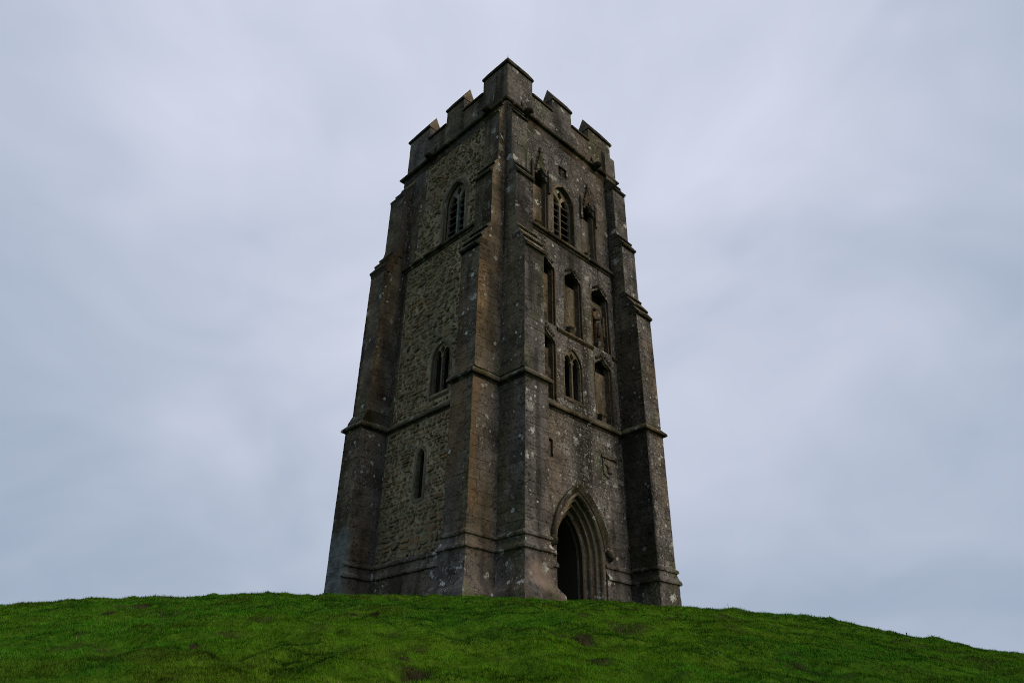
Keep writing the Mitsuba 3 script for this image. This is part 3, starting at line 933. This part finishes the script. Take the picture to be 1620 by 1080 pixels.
# ---- niches of the entrance wall
for i, (x0, x1, z0, z1, kind) in enumerate(NICHES):
    ins = TOP if z0 > 13 else MID
    cx, w = (x0 + x1) / 2, x1 - x0
    back = MB()
    bp_ = extrude(sbox(x0 - .02, z0 - .02, x1 + .02, z1 - .66), ins + .27, .52)
    nk = emit(TW + '__niche', put(R, bp_), 'doorstone', label={0: 'left gabled niche beside the bell opening, empty', 1: 'right gabled niche beside the bell opening, empty', 2: 'upper left empty niche', 3: 'upper middle empty niche', 4: 'upper right niche holding a statue',
                                                                5: 'lower left niche with a broken carving', 6: 'lower right niche, empty'}[i])
    # splayed jambs with two shafts each
    for s in (-1, 1):
        e = x0 if s < 0 else x1
        sh = trimesh.creation.cylinder(.034, z1 - z0 - .45, sections=8)
        a = sh.copy(); a.apply_translation([e - s * .030, ins + .015, (z0 + z1) / 2 - .2])
        b = sh.copy(); b.apply_scale([.8, .8, 1]); b.apply_translation([e - s * .088, ins + .10, (z0 + z1) / 2 - .2])
        pr_ = [(0, .09), (.05, .08), (.065, .15), (.11, .16), (.13, .36), (0, .36)]
        q = Polygon([(e - s * (a_ + .0), ins + d_ - .04) for a_, d_ in pr_]).buffer(0)
        mj = trimesh.creation.extrude_polygon(q, z1 - z0, engine='earcut'); mj.apply_translation([0, 0, z0])
        emit(nk + '__jamb_shaft', MB().add(a.vertices, a.faces).add(b.vertices, b.faces).add(mj.vertices, mj.faces), 'shaft_stone', smooth=False)
    # cusped ogee head
    hz = z1 - .52
    t = np.linspace(0, 1, 12)
    hw = w / 2 - .07
    if kind == 'ogee':
        og = np.c_[cx + hw * (1 - t) ** .9, hz + .32 * t ** 0.75 + .08 * t ** 6]
    else:
        og = np.c_[cx + hw * (1 - t) ** .8, hz + .34 * t ** 0.7 + .10 * t ** 5]
    hole = Polygon(np.vstack([[[cx - hw, z0 - 1], [cx + hw, z0 - 1]], og, np.c_[2 * cx - og[::-1, 0], og[::-1, 1]][1:]])).buffer(0)
    cus = []
    for s in (-1, 1):
        cus.append(Polygon([(cx + s * hw * 1.05, hz + .02), (cx + s * hw * .74, hz + .09), (cx + s * hw * .92, hz + .18)]))
        cus.append(Polygon([(cx + s * hw * .72, hz + .20), (cx + s * hw * .36, hz + .20), (cx + s * hw * .45, hz + .30)]))
    headp = unary_union([sbox(x0, hz - .05, x1, z1).difference(hole)] + cus)
    hm = to_manifold(put(R, extrude(max(polys(headp), key=lambda q: q.area), ins - .012, ins + .13)))
    soff = put(R, extrude(sbox(x0 + .01, hz + .43, x1 - .01, z1 - .01), ins + .14, .49))
    emit(nk + '__canopy', join(rough(hm, .06, .012, 7, 40 + i), soff), 'head_stone')
    if kind == 'gabled':
        g = Polygon([(cx - w * .30, z1 - .30), (cx + w * .30, z1 - .30), (cx + .04, z1 + .72), (cx - .04, z1 + .72)]).difference(hole.buffer(.04))
        gm = to_manifold(put(R, extrude(max(polys(g), key=lambda q: q.area), ins - .09, ins + .02)))
        crock = [rough(gm, .08, .025, 8, 60 + i)]
        for k in range(4):
            for s in (-1, 1):
                f_ = k / 4
                x = cx + s * (w * .30 * (1 - f_) + .04 * f_ + .02)
                crock.append(lumps([(x, ins - .05, z1 - .22 + f_ * .95, .04), (x + s * .04, ins - .07, z1 - .17 + f_ * .95, .033)], .05, .015, k))
        emit(nk + '__gable', join(*crock), 'trim', smooth=True)
        fin = [(cx, ins - .05, z1 + .66, .055), (cx, ins - .05, z1 + .80, .045), (cx - .08, ins - .07, z1 + .86, .05), (cx + .08, ins - .07, z1 + .87, .05), (cx, ins - .05, z1 + 1.02, .06)]
        emit(nk + '__finial', lumps(fin, .05, .02, 5 + i, [(0, 1), (1, 2), (1, 3), (1, 4)]), 'trim', smooth=True)
        for s in (-1, 1):
            e = cx + s * (w / 2 - .02)
            pin = MB().add(*box_vf(np.array([e - .055, ins - .10, z1 - 1.05]), np.array([e + .055, ins + .02, z1 + .02])))
            tip = np.array([[e - .055, ins - .10, z1 + .02], [e + .055, ins - .10, z1 + .02], [e + .055, ins + .02, z1 + .02], [e - .055, ins + .02, z1 + .02], [e, ins - .04, z1 + .24]])
            pin.add(tip, [[0, 1, 4], [1, 2, 4], [2, 3, 4], [3, 0, 4]])
            emit(nk + '__pinnacle', pin, 'trim')
    else:
        crest = [lumps([(cx + s_ * (.05 + .085 * k_), ins - .02, z1 - .07 - .055 * k_, .042), (cx + s_ * (.08 + .085 * k_), ins - .05, z1 - .03 - .055 * k_, .034)], .05, .016, k_ + 7) for k_ in range(1, 5) for s_ in (-1, 1)]
        emit(nk + '__crest', join(*crest), 'trim', smooth=True, kind='stuff')
        fin = [(cx, ins - .0, z1 - .10, .05), (cx - .11, ins - .03, z1 - .04, .05), (cx + .11, ins - .03, z1 - .03, .05), (cx, ins - .03, z1 + .03, .055)]
        emit(nk + '__finial', lumps(fin, .05, .02, 5 + i, [(0, 1), (0, 2), (0, 3)]), 'trim', smooth=True)
    # bracket at the foot
    if i != 5:
        pz = z0 + (.34 if z0 < 13 else .30)
        ped = trimesh.creation.revolve(np.array([[0, pz], [.25, pz], [.26, pz - .06], [.20, pz - .12], [.17, pz - .20], [.15, z0 - .02], [0, z0 - .02]]), sections=8)
        ped.apply_translation([cx, ins + .20, 0])
        pm = m3.Manifold(m3.Mesh(np.asarray(ped.vertices, np.float32), np.asarray(ped.faces, np.uint32)))
        emit(nk + '__bracket', rough(pm, .08, .015, 8, 80 + i) if pm.volume() > 0 else MB().add(ped.vertices, ped.faces), 'trim')
    else:
        emit(nk + '__broken_carving', lumps([(cx + .02, .22, 7.0, .20), (cx + .06, .16, 7.35, .24), (cx + .02, .24, 7.75, .19), (cx + .10, .22, 8.1, .13)], .06, .06, 9), 'trim', smooth=True, label='eroded lump of carving')
scene['jamb_stone'] = bumped(lambda p, n, uv: mix(mortar_col(p, n, uv), stone_colour(p.y, p.z, p, uv.x, 0.2, 0.1), 0.45) * (0.75 + 0.3 * uv.x), 0.012)
scene['head_stone'] = bumped(lambda p, n, uv: stone_colour(face_h(p, n), p.z, p, 0.5, 0.5, 0.05, n), 0.012)
scene['tracery_stone'] = bumped(lambda p, n, uv: stone_colour(face_h(p, n), p.z, p, 0.9, 0.1, 0.2) * 1.5, 0.008)
scene['shaft_stone'] = bumped(lambda p, n, uv: stone_colour(face_h(p, n) + 5, p.z, p, 0.42, 0.1, 0.10) * 0.9, 0.010)

# ---- carved plaque, shield and blocked slot
pq = emit(TW + '__carved_plaque', put(R, extrude(sbox(3.08, 16.78, 3.63, 17.33), TOP + .13, .5)), 'coping_stone', label='small square carved panel above the bell opening')
emit(pq + '__relief', lumps([(3.36, TOP + .10, 16.90, .06), (3.30, TOP + .09, 17.02, .07), (3.42, TOP + .08, 17.12, .07), (3.36, TOP + .10, 17.23, .05), (3.52, TOP + .1, 17.05, .05), (3.50, TOP + .1, 16.9, .05), (3.17, TOP + .11, 16.86, .028), (3.17, TOP + .11, 17.25, .028)], .03, .012, 4, [(0, 1), (1, 2), (2, 3), (2, 4), (1, 5), (6, 7)]), 'trim', smooth=True)
sk = emit(TW + '__carved_shield', put(R, extrude(Polygon([(4.86, 5.04), (5.39, 5.04), (5.39, 4.68), (5.33, 4.50), (5.20, 4.42), (5.05, 4.43), (4.90, 4.52), (4.85, 4.70)]), -.035, .04)), 'ashlar_plinth', label='worn relief shield on the entrance wall')
emit(sk + '__relief', lumps([(4.97, -.03, 4.86, .04), (5.10, -.04, 4.78, .06), (5.12, -.04, 4.60, .06), (5.26, -.03, 4.88, .04), (5.28, -.03, 4.60, .04)], .03, .012, 8, [(0, 1), (1, 2), (1, 3), (2, 4)]), 'trim', smooth=True)
emit(sk + '__ledge', run(R, 4.80, 5.62, [(-.05, 5.07), (.06, 5.09), (.05, 5.15), (-.05, 5.19)]), 'trim')
sl = emit(TW + '__blocked_slot', put(R, extrude(sbox(2.08, 4.39, 2.39, 5.04), .09, .5)), 'ashlar_plinth', label='small blocked slot left of the doorway')
emit(sl + '__edge', put(R, extrude(sbox(2.10, 4.41, 2.135, 4.90), .04, .10)), 'trim')

# ---- grotesque heads on the top string course
for (x, y, dx, dy) in ((0.0, 1.02, -1, 0), (0.0, 4.72, -1, 0), (1.12, 0.0, 0, -1), (5.46, 0.0, 0, -1)):
    px, py = (-dy, dx)
    P3 = lambda o, s, z, r: (x + dx * o + px * s, y + dy * o + py * s, z, r)
    pts = [P3(-.05, 0, 18.70, .15), P3(.14, 0, 18.74, .16), P3(.27, 0, 18.66, .085), P3(.0, -.22, 18.84, .07), P3(.0, .22, 18.84, .07), P3(.05, -.34, 19.0, .03), P3(.05, .34, 19.0, .03)]
    emit(TW + '__grotesque', lumps(pts, .05, .03, int(abs(x * 7 + y * 13)), [(0, 1), (1, 2), (0, 3), (0, 4), (3, 5), (4, 6)]), 'coping_stone', smooth=True)
emit(TW + '__conductor_strip', MB().add(*box_vf(np.array([PAR - .055, .905, 18.95]), np.array([PAR - .02, .94, 19.75]))), 'verdigris', label='thin green copper strip on the parapet')
rod = trimesh.creation.cone(.014, .26, sections=8); rod.apply_translation([.42, .42, 21.74])
emit(TW + '__lightning_rod', rod, 'verdigris')

# ---- sort the single blocks and stones: the 300 that show largest are parts, the rest one part each
for pool, kind, rest, mat in ((ASHLAR, 'ashlar_block', 'ashlar_facing', 'ashlar'), (RUBBLE, 'rubble_stone', 'rubble_facing', 'rubble')):
    pool.sort(key=lambda q: -q[1])
    own = [q for q in pool if q[3] != mat]
    pool = [q for q in pool if q[3] == mat]
    top = pool[:300 - len(own)]
    for holder, _, m, mt in own + top:
        emit(holder + '__' + kind, m, mt)
    if len(pool) > len(top):
        k = emit(TW + '__' + rest, join(*[q[2] for q in pool[len(top):]]), mat)
        labels[k] = {'kind': 'stuff'}
    print(kind, len(pool))

# ================================================================== STATUE in the upper right niche
sx, sy, sz = 5.25, .22, 9.74
bones = [(0, 0, .06, .20), (0, 0, .55, .17), (0, -.01, 1.0, .165), (0, 0, 1.30, .14), (0, 0, 1.44, .065), (0, -.02, 1.58, .105), (-.20, -.02, 1.28, .07), (-.23, -.10, 1.00, .06), (-.08, -.20, 1.02, .05),
         (.20, -.02, 1.28, .07), (.24, -.08, .98, .06), (.14, -.20, 1.12, .05), (.16, -.18, .30, .05), (-.12, -.17, .25, .06), (-.05, -.16, .85, .06)]
body = [(sx + a, sy + b, sz + c, r) for a, b, c, r in bones]
emit('statue', lumps(body, .05, .012, 12, [(0, 1), (1, 2), (2, 3), (3, 4), (4, 5), (3, 6), (6, 7), (7, 8), (3, 9), (9, 10), (10, 11), (13, 14), (12, 11)]), 'statue_stone', smooth=True)
labels['statue'] = {'label': 'weathered stone statue of a robed figure standing in the upper right niche', 'category': 'statue'}
scene['statue_stone'] = bumped(lambda p, n, uv: stone_colour(p.x * 2, p.z * 2, p, 0.55, 0.1, 0.3) * 0.85, 0.010)

# ================================================================== HILL
AZ0 = 0.80073
SKY = np.array([(-60, .030), (-45, .058), (-34.05, .0918), (-32.11, .0978), (-30.81, .1047), (-29.3, .1134), (-27.8, .116), (-26.56, .1211), (-24.7, .1311), (-23.13, .1367), (-20.68, .1436), (-16.36, .1531), (-13.12, .1596), (-7.57, .1665),
                (-4.33, .1690), (.7, .1715), (5.09, .1706), (9.89, .1684), (13.82, .1655), (16.37, .1640), (19.04, .1621), (21.17, .1574), (23.24, .1531), (27.2, .1464), (29.79, .1401), (32.21, .1318), (34.16, .1237), (45, .085), (60, .045)])
_t = np.radians(SKY[:, 0])
_w = np.where(np.abs(SKY[:, 0]) < 36, 1.0, .3)
COEF = np.polyfit(_t, SKY[:, 1], 4, w=_w)


def hill(x, y):
    """height of the turf"""
    dx, dy = x - CAM[0], y - CAM[1]
    d = np.hypot(dx, dy)
    az = np.arctan2(dy, dx) - AZ0
    az = (az + np.pi) % (2 * np.pi) - np.pi
    dc = 18.3
    k = 1.6 / dc ** 2
    inside = np.clip(az, -1.05, 1.05)
    s_fit = np.polyval(COEF, inside)
    s_far = 0.342 * np.cos(az) - .175
    t = np.clip((np.abs(az) - .70) / .35, 0, 1); t = t * t * (3 - 2 * t)
    s = s_fit * (1 - t) + s_far * t
    res = (np.interp(np.degrees(az), SKY[:, 0], SKY[:, 1]) - np.polyval(COEF, inside)) * (1 - t)
    res = res * np.exp(-((d - dc) / 4.5) ** 2)
    g = d - dc
    fall = np.where(g < 14, k * g * g, k * 14 * 14 + 2 * k * 14 * (g - 14) + .0018 * np.maximum(g - 14, 0) ** 2)
    z = CAM[2] + (s + res) * np.minimum(d, 45.0) - fall
    # lumpy turf
    p = np.stack([x, y, np.zeros_like(x)], -1)
    near = np.exp(-np.maximum(d - 25, 0) / 30)
    z = z + near * (.14 * (meshkit.fbm(p * .55, 3, 2) - .5) + .17 * (meshkit.fbm(p * np.array([1.6, 1.6, 1]) + 5, 3, 6) - .5) + .075 * (meshkit.noise(p * 4.4, 9) - .5) + .03 * (meshkit.noise(p * 9.5, 19) - .5))
    dent = np.clip((meshkit.noise(p * np.array([2.6, 2.6, 1]) + 3, 77) - .74) / .12, 0, 1) * np.clip((meshkit.noise(p * .8 + 9, 78) - .35) / .2, 0, 1)
    z = z - near * .075 * dent * dent * (3 - 2 * dent)
    for hx, hy, r, dep in HOLLOWS:
        q = ((x - hx) ** 2 + (y - hy) ** 2) / r ** 2
        z = z - dep * np.exp(-q * 1.6) + dep * .25 * np.exp(-(np.sqrt(q) - 1.5) ** 2 * 3)
    z = z - .075 * near
    return np.maximum(z, -48 + .4 * meshkit.fbm(p * .02, 2, 3))


RGT = np.array([0.71283308, -0.70122112, 0.01256733])


def on_turf(u, v):
    """where the sight line of a feature of the photograph meets the hill"""
    d = FW + (u - 810) / FPX * RGT - (v - 540) / FPX * UP
    t = np.linspace(4, 26, 500)
    pts = CAM + t[:, None] * d
    under = np.nonzero(pts[:, 2] < hill(pts[:, 0], pts[:, 1]))[0]
    return pts[under[0]] if len(under) else pts[-1]


for u, v, r, dep in ((222, 959, .34, .16), (172, 972, .25, .06), (563, 973, .30, .12), (592, 972, .18, .10), (652, 1074, .20, .20), (620, 1005, .3, .05), (915, 1012, .38, .06), (1000, 962, .30, .07), (1064, 979, .26, .07), (380, 1010, .25, .06), (305, 1027, .16, .07), (395, 985, .3, .05),
                     (480, 955, .35, .06), (740, 1046, .14, .06), (1105, 985, .35, .05), (1190, 990, .4, .05), (1290, 985, .25, .05), (1000, 1045, .2, .04), (1570, 1062, .4, .06), (1230, 1035, .3, .05), (250, 1018, .15, .06), (700, 943, .12, .05), (450, 1060, .3, .06), (830, 1060, .2, .05)):
    q = on_turf(u, v)
    HOLLOWS.append((float(q[0]), float(q[1]), r, dep))
for u, v, r in ((222, 959, .26), (655, 1072, .20), (915, 1010, .32), (885, 1004, .20), (1000, 963, .25), (1062, 979, .22), (563, 973, .16), (592, 972, .14), (172, 971, .18), (640, 1042, .10), (1110, 957, .2), (305, 1027, .1)):
    q = on_turf(u, v)
    BARE.append((float(q[0]), float(q[1]), r * .8))


def stretched(lo, hi, step, far):
    a = np.arange(lo, hi, step)
    out, s, x = [], step, a[-1]
    while x < far:
        s *= 1.16; x += s; out.append(x)
    inn, s, x = [], step, a[0]
    while x > -far:
        s *= 1.16; x -= s; inn.append(x)
    return np.array(inn[::-1] + list(a) + out)


gx, gy = stretched(-14.5, 18.0, .085, 2600), stretched(-15.5, 16.5, .085, 2600)
X, Y = np.meshgrid(gx, gy, indexing='ij')
Zg = hill(X, Y)
nx, ny = X.shape
ii, jj = np.meshgrid(np.arange(nx - 1), np.arange(ny - 1), indexing='ij')
a = (ii * ny + jj).ravel()
gf = np.vstack([np.stack([a, a + ny, a + ny + 1], 1), np.stack([a, a + ny + 1, a + 1], 1)])
scene['turf_ground'] = {'type': 'twosided', 'bsdf': diffuse(ground_col)}
scene['hillside'] = mikit.ply((np.stack([X.ravel(), Y.ravel(), Zg.ravel()], 1), gf), 'turf_ground', smooth=True)
labels['hillside'] = {'label': 'rounded green turf hillside with hollows and bare earth', 'category': 'hill', 'kind': 'structure'}
labels['sky'] = {'label': 'flat grey overcast sky', 'category': 'sky', 'kind': 'structure'}

# ---- grass: single blades
g = np.random.default_rng(5)
N = 1_750_000
d = np.sqrt(g.uniform(4.2 ** 2, 26.5 ** 2, N)) if False else g.uniform(0, 1, N)
d = 4.2 * (27.0 / 4.2) ** (d ** .86)
az = AZ0 + g.uniform(-.86, .86, N)
bx, by = CAM[0] + d * np.cos(az), CAM[1] + d * np.sin(az)
keep = ~((bx > -.05) & (bx < AR + .1) & (by > -.05) & (by < AL + .1))
for px0, px1, py0, py1 in ((-1.55, .5, -.45, 1.5), (-.45, 1.5, -1.55, .5), (-1.55, .5, AL - 1.45, AL + .5), (AR - 1.45, AR + .5, -1.55, .5)):
    keep &= ~((bx > px0) & (bx < px1) & (by > py0) & (by < py1))
pp = np.stack([bx, by, np.zeros(N)], -1)
patch = meshkit.fbm(pp * 1.4 + 2, 3, 31)
keep &= g.random(N) < np.clip(1.5 - 1.3 * np.clip((patch - .52) / .2, 0, 1), .25, 1)
for hx, hy, r in BARE:
    q = np.hypot(bx - hx, by - hy) / r + (meshkit.fbm(pp * 6, 3, 3) - .5) * 1.5
    keep &= (q > .75) | (g.random(N) < .25 + .35 * (q > .4))
bx, by, d, patch = bx[keep], by[keep], d[keep], patch[keep]
n = len(bx)
bz = hill(bx, by)
size = np.clip(d / 11, .75, 1.7)
tall = meshkit.fbm(np.stack([bx, by, bx * 0], -1) * .9 + 40, 3, 17)
hgt = g.gamma(6, .0042, n) * (.55 + .9 * tall) * (size ** .5)
stray = g.random(n) < .0012
hgt = np.where(stray, hgt * 2.4, hgt)
wid = .0036 * size * g.uniform(.7, 1.4, n)
ang, lean = g.uniform(0, 2 * np.pi, n), g.uniform(.3, 1.3, n)
fa = ang + np.pi / 2 + g.normal(0, .5, n)
wx, wy = np.cos(fa) * wid, np.sin(fa) * wid
V = np.empty((n, 3, 3))
V[:, 0] = np.stack([bx - wx, by - wy, bz - .010], 1)
V[:, 1] = np.stack([bx + wx, by + wy, bz - .010], 1)
V[:, 2] = np.stack([bx + np.cos(ang) * hgt * lean, by + np.sin(ang) * hgt * lean, bz + hgt * np.sqrt(np.maximum(1 - .4 * lean ** 2, .2))], 1)
F = np.arange(n * 3).reshape(n, 3)
tone = g.random(n)
uvb = np.empty((n, 3, 2)); uvb[..., 0] = tone[:, None]; uvb[:, :, 1] = np.array([.0, .0, 1.0])
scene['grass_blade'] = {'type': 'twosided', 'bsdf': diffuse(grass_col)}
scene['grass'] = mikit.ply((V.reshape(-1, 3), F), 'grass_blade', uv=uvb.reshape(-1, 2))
labels['grass'] = {'label': 'short bright green grass covering the hillside below the tower', 'category': 'grass', 'kind': 'stuff'}
print('blades', n)

# ---- small stake on the skyline to the right
q = CAM + 19.6 * np.array([math.cos(AZ0 - math.radians(27.8)), math.sin(AZ0 - math.radians(27.8)), 0])
zz = float(hill(q[:1], q[1:2])[0])
st = m3.Manifold.hull(m3.Manifold.sphere(.016, 8).translate([0, 0, -.1]) + m3.Manifold.sphere(.012, 8).translate([.01, 0, .09]))
emit('wooden_stake', rough(st.translate([q[0], q[1], zz]), .05, .006, 20, 2), 'stake_wood', smooth=True)
scene['stake_wood'] = flat((.05, .045, .035))
labels['wooden_stake'] = {'label': 'tiny dark wooden stake on the grass skyline right of the tower', 'category': 'stake'}
